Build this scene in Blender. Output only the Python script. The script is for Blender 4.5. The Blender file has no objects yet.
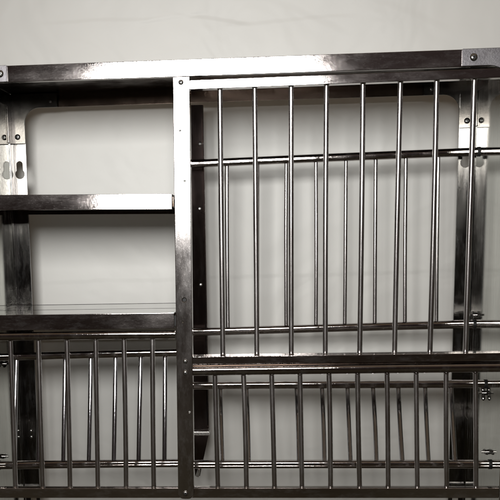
import bpy, bmesh, math, random
from mathutils import Vector, Matrix, noise
random.seed(7)
scn = bpy.context.scene
C = scn.collection

# ------------------------------------------------------------------ materials
def nt(m):
    m.use_nodes = True
    n = m.node_tree; n.nodes.clear()
    return n
def metal(name, base, r0, r1, tint=(.6,.6,.6), bump=.08, smudge=.5, stretch=(1,1,1), dust=.12, warp=.25, uneven=.75):
    m = bpy.data.materials.new(name); t = nt(m); N = t.nodes.new; L = t.links.new
    out = N('ShaderNodeOutputMaterial'); p = N('ShaderNodeBsdfPrincipled')
    tc = N('ShaderNodeNewGeometry')
    mp = N('ShaderNodeMapping'); mp.inputs['Scale'].default_value = stretch
    L(tc.outputs['Position'], mp.inputs['Vector'])
    # broad smudges
    n1 = N('ShaderNodeTexNoise'); n1.inputs['Scale'].default_value = 22; n1.inputs['Detail'].default_value = 6; n1.inputs['Roughness'].default_value = .62
    L(mp.outputs[0], n1.inputs['Vector'])
    r1n = N('ShaderNodeValToRGB'); r1n.color_ramp.elements[0].position = .42; r1n.color_ramp.elements[1].position = .68
    L(n1.outputs['Fac'], r1n.inputs['Fac'])
    # fine scratches / grime
    n2 = N('ShaderNodeTexNoise'); n2.inputs['Scale'].default_value = 420; n2.inputs['Detail'].default_value = 4; n2.inputs['Roughness'].default_value = .7
    L(mp.outputs[0], n2.inputs['Vector'])
    r2n = N('ShaderNodeValToRGB'); r2n.color_ramp.elements[0].position = .55; r2n.color_ramp.elements[1].position = .75
    L(n2.outputs['Fac'], r2n.inputs['Fac'])
    a = N('ShaderNodeMath'); a.operation = 'MULTIPLY_ADD'
    L(r1n.outputs['Color'], a.inputs[0]); a.inputs[1].default_value = (r1-r0)*smudge; a.inputs[2].default_value = r0
    b = N('ShaderNodeMath'); b.operation = 'MULTIPLY_ADD'; b.use_clamp = True
    L(r2n.outputs['Color'], b.inputs[0]); b.inputs[1].default_value = (r1-r0)*.3; L(a.outputs[0], b.inputs[2])
    L(b.outputs[0], p.inputs['Roughness'])
    mx = N('ShaderNodeMix'); mx.data_type = 'RGBA'
    mx.inputs['A'].default_value = (*base, 1); mx.inputs['B'].default_value = (base[0]*uneven, base[1]*uneven*.96, base[2]*uneven*.93, 1)
    n3 = N('ShaderNodeTexNoise'); n3.inputs['Scale'].default_value = 55; n3.inputs['Detail'].default_value = 3
    L(mp.outputs[0], n3.inputs['Vector']); L(n3.outputs['Fac'], mx.inputs['Factor'])
    L(mx.outputs['Result'], p.inputs['Base Color'])
    p.inputs['Metallic'].default_value = 1
    # bump: slow warp of the thin sheet + tiny grain
    bw = N('ShaderNodeTexNoise'); bw.inputs['Scale'].default_value = 14; bw.inputs['Detail'].default_value = 1.5
    L(mp.outputs[0], bw.inputs['Vector'])
    b1 = N('ShaderNodeBump'); b1.inputs['Strength'].default_value = warp; b1.inputs['Distance'].default_value = .004
    L(bw.outputs['Fac'], b1.inputs['Height'])
    b2 = N('ShaderNodeBump'); b2.inputs['Strength'].default_value = bump; b2.inputs['Distance'].default_value = .0004
    L(n2.outputs['Fac'], b2.inputs['Height']); L(b1.outputs[0], b2.inputs['Normal'])
    L(b2.outputs[0], p.inputs['Normal'])
    # dry film of dust and hard-water marks
    d = N('ShaderNodeBsdfDiffuse'); d.inputs['Color'].default_value = (*tint, 1)
    ms = N('ShaderNodeMixShader')
    n4 = N('ShaderNodeTexNoise'); n4.inputs['Scale'].default_value = 75; n4.inputs['Detail'].default_value = 8; n4.inputs['Roughness'].default_value = .75
    L(mp.outputs[0], n4.inputs['Vector'])
    r4 = N('ShaderNodeValToRGB'); r4.color_ramp.elements[0].position = .5; r4.color_ramp.elements[1].position = .78
    L(n4.outputs['Fac'], r4.inputs['Fac'])
    k = N('ShaderNodeMath'); k.operation = 'MULTIPLY'; L(r4.outputs['Color'], k.inputs[0]); k.inputs[1].default_value = dust
    L(k.outputs[0], ms.inputs[0]); L(p.outputs[0], ms.inputs[1]); L(d.outputs[0], ms.inputs[2])
    L(ms.outputs[0], out.inputs['Surface'])
    return m
ST = (.56, .54, .53)
M_bar   = metal('polished_steel_bar',   (.52,.49,.48), .06, .20, stretch=(.6,1,1.8), dust=.06, smudge=.45, warp=.07)
M_post  = metal('polished_steel_post',  (.54,.52,.51), .10, .24, stretch=(1.5,1,.6), dust=.06, smudge=.5, warp=.07)
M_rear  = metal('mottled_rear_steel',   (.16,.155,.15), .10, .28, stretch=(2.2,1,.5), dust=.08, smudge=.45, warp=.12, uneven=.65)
M_tube  = metal('polished_steel_tube',  (.50,.47,.46), .05, .15, stretch=(.8,1,1), dust=.05, warp=.25, bump=.15)
M_rod   = metal('polished_steel_rod',   (.57,.55,.55), .20, .32, stretch=(1,1,.4), dust=.08, warp=.08, bump=.1)
M_rodlow = metal('smooth_steel_rod',    (.46,.46,.48), .07, .16, stretch=(1,1,.4), dust=.08, warp=.08, bump=.1)
M_shelf = metal('polished_steel_shelf', (.43,.44,.43), .02, .10, stretch=(.3,1,1), dust=.07, warp=.03, bump=.02, uneven=.9)
M_side  = metal('polished_side_sheet',  (.56,.58,.54), .02, .14, stretch=(1,2.2,.3), dust=.30, warp=.012, bump=.03, uneven=.75)
M_back  = metal('shaded_steel',      (.10,.075,.06), .14, .34, stretch=(1,1,.7), dust=.015, warp=.1)  # steel darkened to carry the shade under and inside the shelves
M_gus   = metal('satin_gusset_steel',   (.24,.235,.25), .30, .46, dust=.22, smudge=.4, bump=.25, warp=.06)
M_dark  = metal('dark_rear_steel',      (.10,.08,.075), .12, .3, stretch=(2,1,.5), dust=.02, warp=.25)  # near-black brown steel of the rear middle post and its bracket
M_gdark = metal('shaded_rear_gusset',      (.085,.08,.075), .14, .34, dust=.04, smudge=.6, warp=.15)  # base colour lowered to stand for the shade below the top shelf
M_lip   = metal('pale_lip_steel',       (.75,.75,.73), .25, .4, dust=.5, warp=.1)
M_screw = metal('screw_steel',          (.48,.48,.47), .2, .4, dust=.15)
def plain(name, col, rough):
    m = bpy.data.materials.new(name); t = nt(m)
    o = t.nodes.new('ShaderNodeOutputMaterial'); p = t.nodes.new('ShaderNodeBsdfPrincipled')
    n = t.nodes.new('ShaderNodeTexNoise'); n.inputs['Scale'].default_value = 200
    x = t.nodes.new('ShaderNodeMix'); x.data_type = 'RGBA'
    x.inputs['A'].default_value = (*col, 1); x.inputs['B'].default_value = tuple(c*1.6 for c in col)+(1,)
    t.links.new(n.outputs['Fac'], x.inputs['Factor']); t.links.new(x.outputs['Result'], p.inputs['Base Color'])
    p.inputs['Roughness'].default_value = rough
    t.links.new(p.outputs[0], o.inputs[0]); return m
M_black = plain('black_rubber_and_holes', (.008,.008,.008), .6)

def wall_material():
    m = bpy.data.materials.new('off_white_sheet'); t = nt(m); N = t.nodes.new; L = t.links.new
    out = N('ShaderNodeOutputMaterial'); p = N('ShaderNodeBsdfPrincipled'); g = N('ShaderNodeNewGeometry')
    n = N('ShaderNodeTexNoise'); n.inputs['Scale'].default_value = 6; n.inputs['Detail'].default_value = 5
    L(g.outputs['Position'], n.inputs['Vector'])
    x = N('ShaderNodeMix'); x.data_type = 'RGBA'
    x.inputs['A'].default_value = (.80,.79,.75,1); x.inputs['B'].default_value = (.76,.765,.74,1)
    L(n.outputs['Fac'], x.inputs['Factor']); L(x.outputs['Result'], p.inputs['Base Color'])
    p.inputs['Roughness'].default_value = .5; p.inputs['Specular IOR Level'].default_value = .35
    mp = N('ShaderNodeMapping'); mp.inputs['Scale'].default_value = (1,1,1); mp.inputs['Rotation'].default_value = (0,.5,0)
    L(g.outputs['Position'], mp.inputs['Vector'])
    w = N('ShaderNodeTexNoise'); w.inputs['Scale'].default_value = 9; w.inputs['Detail'].default_value = 2; w.inputs['Distortion'].default_value = 1.6
    L(mp.outputs[0], w.inputs['Vector'])
    b = N('ShaderNodeBump'); b.inputs['Strength'].default_value = .30; b.inputs['Distance'].default_value = .012
    L(w.outputs['Fac'], b.inputs['Height'])
    f = N('ShaderNodeTexNoise'); f.inputs['Scale'].default_value = 260; f.inputs['Detail'].default_value = 3
    L(g.outputs['Position'], f.inputs['Vector'])
    b2 = N('ShaderNodeBump'); b2.inputs['Strength'].default_value = .12; b2.inputs['Distance'].default_value = .0006
    L(f.outputs['Fac'], b2.inputs['Height']); L(b.outputs[0], b2.inputs['Normal'])
    # long folds and short creases of the hung sheet: (x0, z0, x1, z1, half width, height)
    sep = N('ShaderNodeSeparateXYZ'); L(g.outputs['Position'], sep.inputs[0])
    wob = N('ShaderNodeTexNoise'); wob.inputs['Scale'].default_value = 17; wob.inputs['Detail'].default_value = 3
    L(g.outputs['Position'], wob.inputs['Vector'])
    def M(op, a, b=None, c=None):
        n_ = N('ShaderNodeMath'); n_.operation = op
        for i_, v_ in enumerate((a, b, c)):
            if v_ is None: continue
            if isinstance(v_, (int, float)): n_.inputs[i_].default_value = v_
            else: L(v_, n_.inputs[i_])
        return n_.outputs[0]
    def SS(v, lo, hi, a, b_):
        n_ = N('ShaderNodeMapRange'); n_.interpolation_type = 'SMOOTHSTEP'
        for k_, q_ in (('From Min',lo),('From Max',hi),('To Min',a),('To Max',b_)): n_.inputs[k_].default_value = q_
        L(v, n_.inputs['Value']); return n_.outputs[0]
    X_, Z_ = sep.outputs['X'], sep.outputs['Z']; wv = M('MULTIPLY', M('SUBTRACT', wob.outputs['Fac'], .5), .008)
    tot = None
    for x0,z0,x1,z1,hw,h in FOLDS:
        h *= .55; hw *= 1.35
        cx,cz = (x0+x1)/2,(z0+z1)/2; ln = math.hypot(x1-x0,z1-z0); ux,uz = (x1-x0)/ln,(z1-z0)/ln
        dx = M('SUBTRACT', X_, cx); dz = M('SUBTRACT', Z_, cz)
        u = M('ABSOLUTE', M('ADD', M('MULTIPLY', dx, ux), M('MULTIPLY', dz, uz)))
        v = M('ADD', M('ADD', M('MULTIPLY', dx, -uz), M('MULTIPLY', dz, ux)), wv)
        sharp = SS(v, -hw, hw, 0, 1); fade = SS(M('ABSOLUTE', v), hw, hw*9, 1, 0)
        al = SS(u, ln*.30, ln*.56, 1, 0)
        hh = M('MULTIPLY', M('MULTIPLY', M('MULTIPLY', sharp, fade), al), h)
        tot = hh if tot is None else M('ADD', tot, hh)
    b3 = N('ShaderNodeBump'); b3.inputs['Strength'].default_value = 1; b3.inputs['Distance'].default_value = 1
    L(tot, b3.inputs['Height']); L(b2.outputs[0], b3.inputs['Normal'])
    L(b3.outputs[0], p.inputs['Normal']); L(p.outputs[0], out.inputs[0]); return m
FOLDS = [(-.30,.2895,-.12,.2910,.0024,-.0010),(-.17,.2850,-.07,.2960,.0026,.0015),(-.115,.2950,-.015,.2790,.0024,-.0018),(-.06,.2790,.12,.2860,.0024,-.0011),
      (.02,.305,.11,.262,.004,-.0011),(.13,.31,.24,.262,.004,-.0010),(.066,.176,.108,.154,.002,-.0008),(.104,.154,.150,.174,.002,.0008),
      (-.34,-.0505,.02,-.0460,.0026,.0008),(-.04,-.0470,.36,-.0410,.0026,.0011)]
M_wall = wall_material()

# ------------------------------------------------------------------ geometry helpers
def link(name, me, mat, parent=None, smooth=True):
    me.materials.clear(); me.materials.append(mat)
    o = bpy.data.objects.new(name, me); C.objects.link(o)
    if parent: o.parent = parent
    for p in me.polygons: p.use_smooth = smooth
    if smooth:
        try: me.set_sharp_from_angle(angle=math.radians(35))
        except Exception: pass
    return o
FLAT = {'top_shelf','side_panel','corner_post','flange','side_leg','shelf','end_tab','top_rail','lower_rail','bottom_rail','lip'}
def flat_normals(o):
    m = o.modifiers.new('normals','WEIGHTED_NORMAL'); m.weight = 100; m.keep_sharp = True; m.mode = 'FACE_AREA'
def fin(name, bm, mat, parent=None):
    bmesh.ops.recalc_face_normals(bm, faces=bm.faces)
    me = bpy.data.meshes.new(name); bm.to_mesh(me); bm.free()
    o = link(name, me, mat, parent)
    if name in FLAT: flat_normals(o)
    return o
def bx(bm, a, b, bev=.0006, seg=2):
    """box between two corners, bevelled"""
    x0,y0,z0 = a; x1,y1,z1 = b
    m = Matrix.Translation(((x0+x1)/2,(y0+y1)/2,(z0+z1)/2)) @ Matrix.Diagonal((abs(x1-x0),abs(y1-y0),abs(z1-z0),1))
    r = bmesh.ops.create_cube(bm, size=1, matrix=m)
    if bev: 
        es = list({e for v in r['verts'] for e in v.link_edges})
        bmesh.ops.bevel(bm, geom=es, offset=bev, segments=seg, affect='EDGES', profile=.6)
def cyl(bm, a, b, r, n=20, r2=None, bend=0, steps=1, p=2.0):
    """a rod from a to b; slight bend keeps long rods from being perfectly straight"""
    a = Vector(a); b = Vector(b); d = (b-a); L = d.length; d.normalize()
    u = Vector((0,1,0)); u = (u-d*u.dot(d)).normalized() if abs(d.y) < .9 else d.orthogonal().normalized(); v = d.cross(u)
    se = lambda w: math.copysign(abs(w)**(2/p), w)       # p > 2 flattens the drawn bar a little, as rolled tube is
    side = Vector((1,0,0)) if abs(d.x) < .7 else Vector((0,0,1))
    rings = []
    for i in range(steps+1):
        t = i/steps; rr = r + ((r2 if r2 is not None else r)-r)*t
        c = a.lerp(b, t) + side*bend*math.sin(math.pi*t)
        rings.append([bm.verts.new(c+u*se(math.cos(2*math.pi*k/n))*rr+v*se(math.sin(2*math.pi*k/n))*rr) for k in range(n)])
    for i in range(steps):
        for k in range(n):
            bm.faces.new((rings[i][k], rings[i][(k+1)%n], rings[i+1][(k+1)%n], rings[i+1][k]))
    bm.faces.new(rings[0][::-1]); bm.faces.new(rings[-1])
def rounded(pts, rads, seg=7):
    """polygon outline with rounded corners (convex or concave)"""
    out = []; n = len(pts)
    for i,(p,r) in enumerate(zip(pts, rads)):
        p = Vector(p); a = Vector(pts[i-1])-p; b = Vector(pts[(i+1)%n])-p
        if r <= 0: out.append(tuple(p)); continue
        a.normalize(); b.normalize(); ang = a.angle(b)
        d = r/math.tan(ang/2); c = p + (a+b).normalized()*(r/math.sin(ang/2))
        s = p+a*d-c; e = p+b*d-c
        for k in range(seg+1):
            t = k/seg; w = s.lerp(e, t)
            # slerp on the arc
            th = s.angle(e); w = (s*math.sin((1-t)*th)+e*math.sin(t*th))/math.sin(th)
            out.append(tuple(c+w))
    return out
def plate(name, outline, holes, y0, y1, mat, parent, bev=.0004):
    """flat sheet in the XZ plane with real holes, from y0 to y1"""
    cu = bpy.data.curves.new('tmp', 'CURVE'); cu.dimensions = '2D'; cu.fill_mode = 'BOTH'
    cu.extrude = max((y1-y0)/2-bev, .0001); cu.bevel_depth = bev; cu.bevel_resolution = 1; cu.offset = -bev
    for pl in [outline]+list(holes):
        s = cu.splines.new('POLY'); s.points.add(len(pl)-1); s.use_cyclic_u = True
        for q,(x,z) in zip(s.points, pl): q.co = (x, z, 0, 1)
    o = bpy.data.objects.new('tmp', cu); C.objects.link(o)
    bpy.context.view_layer.update()
    me = bpy.data.meshes.new_from_object(o.evaluated_get(bpy.context.evaluated_depsgraph_get()))
    bpy.data.objects.remove(o); bpy.data.curves.remove(cu)
    me.transform(Matrix.Translation((0,(y0+y1)/2,0)) @ Matrix.Rotation(math.radians(90), 4, 'X'))
    me.name = name
    o = link(name, me, mat, parent); flat_normals(o); return o
def circle(x, z, r, n=16): return [(x+r*math.cos(2*math.pi*k/n), z+r*math.sin(2*math.pi*k/n)) for k in range(n)]
def keyhole(x, zt, zb, r=.0058, w=.0038):
    zc = zb+r; pts = []
    a0 = math.asin(w/r)
    for k in range(19):
        a = math.pi/2 - a0 - (2*math.pi-2*a0)*k/18
        pts.append((x+r*math.cos(a), zc+r*math.sin(a)))
    for k in range(9):
        a = math.pi - math.pi*k/8
        pts.append((x+w*math.cos(a), zt-w+w*math.sin(a)))
    return pts
def lathe_head(bm, c, r, h, axis='y', cross=True):
    """domed cross-head screw, pointing to -Y from c"""
    prof = [(r,0),(r,.25*h),(r*.9,.6*h),(r*.65,.88*h),(r*.3,h),(0,h*1.02)]
    n = 20; rings = []
    for pr,ph in prof[:-1]:
        rings.append([bm.verts.new((c[0]+pr*math.cos(2*math.pi*k/n), c[1]-ph, c[2]+pr*math.sin(2*math.pi*k/n))) for k in range(n)])
    for i in range(len(rings)-1):
        for k in range(n): bm.faces.new((rings[i][k],rings[i][(k+1)%n],rings[i+1][(k+1)%n],rings[i+1][k]))
    top = bm.verts.new((c[0], c[1]-h*1.0, c[2]))
    for k in range(n): bm.faces.new((rings[-1][k],rings[-1][(k+1)%n],top))
def screw(x, y, z, parent, r=.0034, rot=.4):
    bm = bmesh.new(); lathe_head(bm, (x,y,z), r, r*.55)
    o = fin('screw', bm, M_screw, parent)
    bm = bmesh.new()
    for k in (0,1):
        r0 = bmesh.ops.create_cube(bm, size=1, matrix=Matrix.Translation((x,y-r*.5,z)) @ Matrix.Rotation(rot+k*math.pi/2,4,'Y') @ Matrix.Diagonal((r*1.15,r*.16,r*.26,1)))
    me = bpy.data.meshes.new('slot'); bm.to_mesh(me); bm.free()
    # the recess belongs to the screw mesh itself
    o2 = link('slot', me, M_black, None, False)
    me2 = o.data; me2.materials.append(M_black)
    b = bmesh.new(); b.from_mesh(me2); k0 = len(b.faces); b.from_mesh(me); b.faces.ensure_lookup_table()
    for f in b.faces[k0:]: f.material_index = 1
    b.to_mesh(me2); b.free(); bpy.data.objects.remove(o2); bpy.data.meshes.remove(me)
    return o

# ------------------------------------------------------------------ setting: the pale sheet behind the rack
bm = bmesh.new()
NX, NZ = 240, 240; X0,X1,Z0,Z1 = -1.7,1.7,-1.5,1.6
vs = []
for j in range(NZ+1):
    for i in range(NX+1):
        s = i/NX*2-1; t = j/NZ*2-1
        x = (X0+X1)/2+(X1-X0)/2*(s*.22+.78*s**3); z = (Z0+Z1)/2+(Z1-Z0)/2*(t*.22+.78*t**3)
        d = noise.noise(Vector((x*2.3,z*2.1,3.1)))*.006 + noise.noise(Vector((x*11,z*7,7.7)))*.0016 + abs(noise.noise(Vector((x*26,z*19,1.7))))*.0009
        vs.append(bm.verts.new((x, .254+d, z)))
for j in range(NZ):
    for i in range(NX):
        k = j*(NX+1)+i
        bm.faces.new((vs[k],vs[k+1],vs[k+NX+2],vs[k+NX+1]))
wall = fin('wall', bm, M_wall); wall['kind'] = 'structure'

# ------------------------------------------------------------------ the rack
XL, XR, YB = -.324, .2572, .2
rack = bpy.data.objects.new('dish_rack', None); C.objects.link(rack)
rack['label'] = 'polished stainless steel wall dish rack with shelves and rows of upright plate rods'
rack['category'] = 'dish rack'

# top shelf: folded tray, open below
bm = bmesh.new()
bx(bm, (XL-.019, .0012, .1925), (XR+.019, YB, .1937), .0003)
bx(bm, (XL-.019, 0, .1765), (XR+.019, .0012, .1939), .0005)
bx(bm, (XL, YB+.0002, .1752), (XR, YB+.0016, .1936), .0004)
bx(bm, (XL-.019, .0013, .1765), (XR+.019, .007, .1775), .0003)
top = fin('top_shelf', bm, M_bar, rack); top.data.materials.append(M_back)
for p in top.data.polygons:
    if p.center.y > .0013: p.material_index = 1  # inner faces get the steel with shade put into its colour

# side sheets
def side(x, s):
    bm = bmesh.new(); bx(bm, (x, .0015, -.40), (x+s*.0012, YB+.002, .1923), .0003)
    return fin('side_panel', bm, M_side, rack)
spL = side(XL, -1); spR = side(XR, 1)
# front corner posts, outside the side sheets
for x, s, g0 in ((XL,-1,-.2777),(XR,1,.2055)):
    bm = bmesh.new()
    bx(bm, (x+s*.0014, -.0001, -.40), (x+s*.0185, .0012, .1763), .0004)
    bx(bm, (x+s*.0172, .0013, -.40), (x+s*.0185, .022, .1763), .0003)
    fp = fin('corner_post', bm, M_post, rack)
    xo = x+s*.0188
    pts = [(g0,.1942),(xo,.1942),(xo,.128),(x+s*.0015,.128),(x+s*.0015,.1768),(g0,.1768)]
    rd = [.0012,.001,.001,.001,.026,.0012]
    if s < 0: pts = pts[::-1]; rd = rd[::-1]
    gp = plate('gusset_plate', rounded(pts, rd), [], -.0018, -.0003, M_gus, rack)
    screw(g0+s*.0116 if s>0 else g0-.0076, -.0018, .1854, gp, .0040)
    screw(x+s*.010, -.0018, .140, gp, .0036)

# rear corner posts with keyholes, and rear gussets
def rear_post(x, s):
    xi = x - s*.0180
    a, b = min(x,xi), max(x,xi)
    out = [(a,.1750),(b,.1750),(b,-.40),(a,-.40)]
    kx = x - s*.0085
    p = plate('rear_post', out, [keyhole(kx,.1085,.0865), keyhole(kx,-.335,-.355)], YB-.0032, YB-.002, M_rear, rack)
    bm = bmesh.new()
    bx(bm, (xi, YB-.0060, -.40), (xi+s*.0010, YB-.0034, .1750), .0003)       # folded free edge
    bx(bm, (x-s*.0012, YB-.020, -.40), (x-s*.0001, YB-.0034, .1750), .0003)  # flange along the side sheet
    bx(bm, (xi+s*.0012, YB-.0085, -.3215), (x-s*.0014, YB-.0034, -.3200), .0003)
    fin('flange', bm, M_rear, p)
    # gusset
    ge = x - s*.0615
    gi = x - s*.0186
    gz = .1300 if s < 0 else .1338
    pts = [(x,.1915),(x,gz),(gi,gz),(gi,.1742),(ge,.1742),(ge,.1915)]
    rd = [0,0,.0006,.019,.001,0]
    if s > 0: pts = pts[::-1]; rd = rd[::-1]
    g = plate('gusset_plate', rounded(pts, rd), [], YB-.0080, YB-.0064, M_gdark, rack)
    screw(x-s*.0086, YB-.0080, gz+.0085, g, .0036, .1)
    screw(ge+s*.0090, YB-.0080, .1815, g, .0024, .6)
    # the plate has a second leg on the side sheet
    bm = bmesh.new(); bx(bm, (x-s*.0002, YB-.0275, gz), (x-s*.0016, YB-.0082, .1915), .0003); bx(bm, (x-s*.0002, YB-.070, .1745), (x-s*.0016, YB-.0277, .1915), .0003)
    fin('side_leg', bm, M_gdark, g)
    return p
rpL = rear_post(XL,-1); rpR = rear_post(XR,1)
for o_ in [rpR]+[c_ for c_ in rpR.children]:           # tilt added to shift its reflected bright band upward
    for v in o_.data.vertices: v.co.y -= (v.co.z-.10)*.035
for z in (-.2455,-.2540): screw(XL+.0085, YB-.0032, z, rpL, .0026, .3)

# middle front post (leans a touch) with rounded foot
def lean(o, z0, z1, dx):
    for v in o.data.vertices: v.co.x += dx*(z0-v.co.z)/(z0-z1)
mp = plate('middle_post', rounded([(-.0973,.1757),(-.0792,.1757),(-.0792,-.2873),(-.0973,-.2873)],[.0008,.0008,.0065,.0065]),
           [circle(-.0876,-.0618,.0021), circle(-.0900,.1195,.0006,8), circle(-.0857,.0665,.0007,8), circle(-.0896,-.0860,.0007,8), circle(-.0832,-.187,.0011,8)], -.0046, -.0030, M_post, rack, .00075)
lean(mp, .1757, -.2873, -.0031)
bm = bmesh.new(); cyl(bm, (-.0892,-.0029,-.0618),(-.0892,-.0019,-.0618), .0036, 20); fin('hole_dark_disc', bm, M_black, mp)  # black disc added behind the hole to make it dark
bm = bmesh.new()
bx(bm, (-.0804,-.0028,-.2800),(-.0792,.0100,.1750), .0003); bx(bm, (-.0973,-.0028,-.2800),(-.0961,.0100,.1750), .0003)
fl = fin('flange', bm, M_post, mp); lean(fl, .1757, -.2873, -.0031)
for x,z,r in ((-.0886,.1697,.0029),(-.0893,-.1300,.0026),(-.0895,-.1427,.0028),(-.0918,-.2806,.0032)): screw(x,-.0046,z,mp,r, random.random())

# middle rear post, with its lip and tapered foot bracket
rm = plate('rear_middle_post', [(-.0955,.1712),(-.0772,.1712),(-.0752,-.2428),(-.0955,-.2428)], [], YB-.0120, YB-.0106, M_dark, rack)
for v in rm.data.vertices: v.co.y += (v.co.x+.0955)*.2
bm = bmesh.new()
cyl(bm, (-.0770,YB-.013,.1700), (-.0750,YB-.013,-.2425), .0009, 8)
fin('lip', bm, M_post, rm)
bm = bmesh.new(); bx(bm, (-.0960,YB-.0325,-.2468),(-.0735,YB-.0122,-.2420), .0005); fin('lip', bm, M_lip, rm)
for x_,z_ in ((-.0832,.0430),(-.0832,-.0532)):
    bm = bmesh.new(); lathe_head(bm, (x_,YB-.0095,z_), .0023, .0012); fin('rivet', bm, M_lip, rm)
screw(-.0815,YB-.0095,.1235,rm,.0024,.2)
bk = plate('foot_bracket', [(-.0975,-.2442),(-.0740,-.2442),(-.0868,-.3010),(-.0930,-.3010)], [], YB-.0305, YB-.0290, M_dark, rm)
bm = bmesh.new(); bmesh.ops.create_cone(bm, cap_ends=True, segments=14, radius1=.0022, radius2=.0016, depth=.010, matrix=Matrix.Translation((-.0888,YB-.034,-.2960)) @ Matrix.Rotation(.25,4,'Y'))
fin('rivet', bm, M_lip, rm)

# two solid shelves on the left
def shelf(z, h, tilt, name='shelf'):
    bm = bmesh.new(); xr = -.1014
    bx(bm, (XL+.0004, .0014, z-.0011), (xr, YB-.009, z), .0002)
    bx(bm, (XL+.0004, 0, z-h), (xr, .0012, z+.0002), .0005)
    bx(bm, (XL+.0004, YB-.0088, z-h), (xr, YB-.0076, z), .0004)
    bx(bm, (XL+.0004, .0014, z-h), (xr, .008, z-h+.001), .0003)
    bx(bm, (XL+.0010, .0845, z-.0004), (xr-.0006, .0858, z+.00018), 0); bx(bm, (XL+.0010, YB-.0120, z-.0004), (xr-.0006, YB-.0092, z+.0003), 0)
    o = fin(name, bm, M_shelf, rack)
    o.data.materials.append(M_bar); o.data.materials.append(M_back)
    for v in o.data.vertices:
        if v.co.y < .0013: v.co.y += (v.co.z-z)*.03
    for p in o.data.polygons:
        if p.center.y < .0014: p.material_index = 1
        elif p.center.z < z-.0004: p.material_index = 2  # underside gets the steel with shade in its colour
    for v in o.data.vertices: v.co.z += -tilt*(v.co.x+.2359)
    bm = bmesh.new(); bx(bm, (xr+.0001, .0010, z-h*.86), (xr+.0026, .020, z-h*.16), .0008)
    t = fin('end_tab', bm, M_black if h > .0165 else M_back, o)
    for v in t.data.vertices: v.co.z += -tilt*(v.co.x+.2359)
    return o
s1 = shelf(.0556, .0164, .017)
s2 = shelf(-.0763, .0172, .0)

# rods --------------------------------------------------------------
def rod(parent, a, b, r, mat=None):
    bm = bmesh.new(); cyl(bm, a, b, r*random.uniform(.96,1.03), 28, bend=random.uniform(-.0005,.0005), steps=8, p=2.35)
    for p, s in ((a,-1),(b,1)):                                    # little weld beads
        bmesh.ops.create_icosphere(bm, subdivisions=2, radius=r*1.12, matrix=Matrix.Translation(Vector(p)+Vector((0,-r*.2,0))) @ Matrix.Diagonal((1,1,.45,1)))
    return fin('rod', bm, mat or M_rod, parent)
def tube(name, a, b, r, mat=None, caps=(0,0), parent=None):
    bm = bmesh.new(); cyl(bm, a, b, r, 48, bend=.0003, steps=6, p=2.9)
    t = fin(name, bm, mat or M_tube, parent or rack)
    for k,p,q in ((0,a,b),(1,b,a)):
        if caps[k]:
            d = (Vector(q)-Vector(p)).normalized()
            bm = bmesh.new(); cyl(bm, Vector(p)-d*.0003, Vector(p)+d*.0016, r*1.16, 24)
            fin('end_cap', bm, M_black, t)
    return t
K = 1.0055; YR = .0062
def rail(name, x0,x1,z0,z1, zt_l, depth):
    """folded flat rail; the ends can differ slightly in height"""
    bm = bmesh.new(); bx(bm, (x0,0,z0),(x1,depth,z1), .0008, 3)
    o = fin(name, bm, M_bar, rack)
    for v in o.data.vertices: v.co.z += zt_l*(v.co.x-x0)/(x1-x0)
    return o
# upper right compartment
ru = rail('top_rail', -.0960, XR-.0003, .1626, .1724, .0018, .013)
rl = rail('lower_rail', -.0960, XR-.0003, -.1341, -.1254, .0010, .024)
bm = bmesh.new(); bx(bm, (-.0955, .0085, -.1400), (XR-.0006, .0098, -.1342), .0003)   # dark strip added so the gap under the rail looks shaded
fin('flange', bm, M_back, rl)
UP = [(-.0473,-.0479),(-.0102,-.0100),(.0284,.0282),(.0656,.0657),(.1037,.1034),(.1426,.1414),(.1801,.1797),(.2188,.2181)]
for a,b in UP:
    za = .1622+.0018*(a+.096)/.35
    rod(ru, (a*K,YR,za*1.002), (b*K,YR+.008,-.1250), .0029)
tu = tube('rear_top_tube', (-.0760-.018,.16,.0968),(XR-.0004,.16,.1022), .0050, caps=(0,1))
tl = tube('rear_bottom_tube', (-.0940,.16,-.1118),(XR-.0004,.16,-.1058), .0052, caps=(0,1))
BR = [(-.0464,-.0476),(-.009,-.0104),(.0263,.0257),(.0624,.0628),(.0988,.0985),(.1346,.1355),(.1708,.1725),(.2092,.2110)]
for a,b in BR:
    rod(tu, (a,.1600,.0968+.0154*(a+.094)/1-.004), (b,.1600,-.1118+.017*(b+.094)+.004), .0025)
# lower left compartment
fl_ = tube('front_tube', (XL+.0004,.0050,-.1010),(-.1008,.0050,-.1008), .0047)
bt = rail('bottom_rail', XL+.0004, XR-.0003, -.2878, -.2766, .0014, .012)
for a,b in [(-.319,-.3212),(-.2876,-.2892),(-.2554,-.2571),(-.2228,-.2252),(-.1902,-.1929),(-.1582,-.1602),(-.1261,-.1284)]:
    rod(fl_, (a*K,YR,-.1052), (b*K,YR,-.2762), .0028)
t1 = tube('rear_top_tube', (XL+.0004,.082,-.1325),(-.0950,.082,-.1293), .0047, caps=(1,0))
t2 = tube('rear_bottom_tube', (XL+.0004,.060,-.2622),(-.0870,.060,-.2595), .0049, caps=(1,0))
for a,b in [(-.3020,-.3045),(-.2729,-.2753),(-.2420,-.2444),(-.2107,-.2132),(-.1805,-.1828),(-.1499,-.1528),(-.1206,-.1217)]:
    rod(t1, (a,.082,-.1345), (b,.060,-.2575), .0027, M_rodlow)
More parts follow.
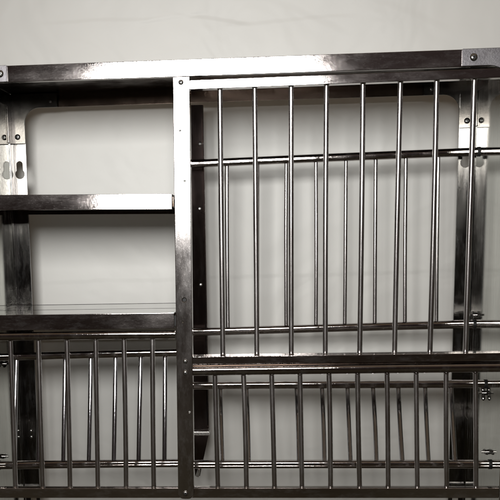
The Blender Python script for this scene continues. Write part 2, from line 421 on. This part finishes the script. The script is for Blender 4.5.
# lower right compartment
fr_ = tube('front_tube', (-.0950,.0050,-.1422),(XR-.0004,.0050,-.1408), .0052)
for a,b in [(-.0568,-.0551),(-.0250,-.0228),(.0062,.0088),(.0375,.0396),(.0693,.0715),(.1005,.1038),(.1326,.1354),(.1640,.1675),(.1963,.1996),(.2277,.2316)]:
    rod(fr_, (a*K,YR,-.1468), (b*K,YR,-.2760), .0028)
t3 = tube('rear_top_tube', (-.0930,.087,-.1701),(XR-.0004,.087,-.1706), .0047, caps=(0,1))
t4 = tube('rear_bottom_tube', (-.0868,.051,-.2592),(XR-.0004,.051,-.2592), .0049, caps=(0,1))
for a,b in [(-.0548,-.0519),(-.0235,-.0209),(.0064,.0087),(.0364,.0380),(.0665,.0676),(.0966,.0978),(.1266,.1277),(.1562,.1574),(.1875,.1873),(.2176,.2175)]:
    rod(t3, (a,.087,-.1740), (b,.051,-.2555), .0026, M_rodlow)

# wing nuts fixing the basket tubes to the side sheets
def wing_nut(x, s, y, z, parent, rot):
    bm = bmesh.new()
    cyl(bm, (x,y,z),(x-s*.0050,y,z), .0030, 14, r2=.0022)
    cyl(bm, (x-s*.0050,y,z),(x-s*.0085,y,z), .0013, 10)
    for k in (0,1):
        a = rot+k*math.pi; d = Vector((0,math.cos(a),math.sin(a)))
        c = Vector((x-s*.0034,y,z))
        R = Matrix.Rotation(a,4,'X')
        bmesh.ops.create_icosphere(bm, subdivisions=2, radius=1, matrix=Matrix.Translation(c+d*.0052) @ R @ Matrix.Diagonal((.0022,.0042,.0011,1)))
    fin('wing_nut', bm, M_rear, parent)
wing_nut(XR,1,.0825,-.1806,spR,1.2); wing_nut(XR,1,.0600,-.2465,spR,.15); wing_nut(XR,1,.1456,-.0935,spR,.5)
wing_nut(XL,-1,.1009,-.1430,spL,.4); wing_nut(XL,-1,.0757,-.2545,spL,.1)

# ------------------------------------------------------------------ light: one tall bright window-like panel behind the camera
ld = bpy.data.lights.new('window_light', 'AREA'); ld.shape = 'RECTANGLE'; ld.size = .46; ld.size_y = .31
ld.spread = math.radians(58); ld.energy = 2.45; ld.color = (1,.985,.962)
lo_ = bpy.data.objects.new('window_light', ld); C.objects.link(lo_)
lo_.location = (-.135, -1.4, .27)
lo_.rotation_euler = (Vector((-.045,.2,.105))-lo_.location).to_track_quat('-Z','Y').to_euler()
# dim room
w = bpy.data.worlds.new('World'); scn.world = w; w.use_nodes = True
t = w.node_tree; t.nodes.clear(); N = t.nodes.new; L = t.links.new
wo = N('ShaderNodeOutputWorld'); bg = N('ShaderNodeBackground'); tc = N('ShaderNodeTexCoord'); sx = N('ShaderNodeSeparateXYZ')
L(tc.outputs['Generated'], sx.inputs[0])
rp = N('ShaderNodeValToRGB'); cr = rp.color_ramp
mr = N('ShaderNodeMapRange'); mr.inputs['From Min'].default_value = -1; mr.inputs['From Max'].default_value = 1
L(sx.outputs['Z'], mr.inputs['Value']); L(mr.outputs[0], rp.inputs['Fac'])
cr.elements[0].position = 0; cr.elements[0].color = (.020,.016,.010,1)
cr.elements[1].position = 1; cr.elements[1].color = (.24,.195,.15,1)
for pos,col in ((.36,(.044,.037,.024)),(.48,(.026,.019,.016)),(.60,(.034,.024,.022)),(.74,(.11,.078,.045))):
    e = cr.elements.new(pos); e.color = (*col,1)
nz = N('ShaderNodeTexNoise'); nz.inputs['Scale'].default_value = 3.2; nz.inputs['Detail'].default_value = 3
L(tc.outputs['Generated'], nz.inputs['Vector'])
nr = N('ShaderNodeValToRGB'); nr.color_ramp.elements[0].position = .35; nr.color_ramp.elements[0].color = (.55,.49,.46,1)
nr.color_ramp.elements[1].position = .7; nr.color_ramp.elements[1].color = (1.5,1.55,1.65,1)
L(nz.outputs['Fac'], nr.inputs['Fac'])
mm = N('ShaderNodeMix'); mm.data_type = 'RGBA'; mm.blend_type = 'MULTIPLY'; mm.inputs['Factor'].default_value = 1
L(rp.outputs['Color'], mm.inputs['A']); L(nr.outputs['Color'], mm.inputs['B'])
L(mm.outputs['Result'], bg.inputs['Color']); bg.inputs['Strength'].default_value = 1.0
L(bg.outputs[0], wo.inputs[0])

# ------------------------------------------------------------------ camera
cd = bpy.data.cameras.new('camera'); cam = bpy.data.objects.new('camera', cd); C.objects.link(cam)
cd.sensor_width = 36; cd.sensor_fit = 'HORIZONTAL'; cd.lens = 1015.117/500*36
cd.shift_x = (250-176.103)/500; cd.shift_y = (401.697-250)/500
cam.location = (0, -1.12367, 0); cam.rotation_euler = (1.416067, .019404, .086536)
cd.clip_start = .02; cd.clip_end = 50
scn.camera = cam
scn.view_settings.view_transform = 'Standard'; scn.view_settings.look = 'None'
scn.view_settings.exposure = 0; scn.view_settings.gamma = 1
scn.render.engine = 'CYCLES'
scn.cycles.max_bounces = 8; scn.cycles.glossy_bounces = 6; scn.cycles.diffuse_bounces = 3
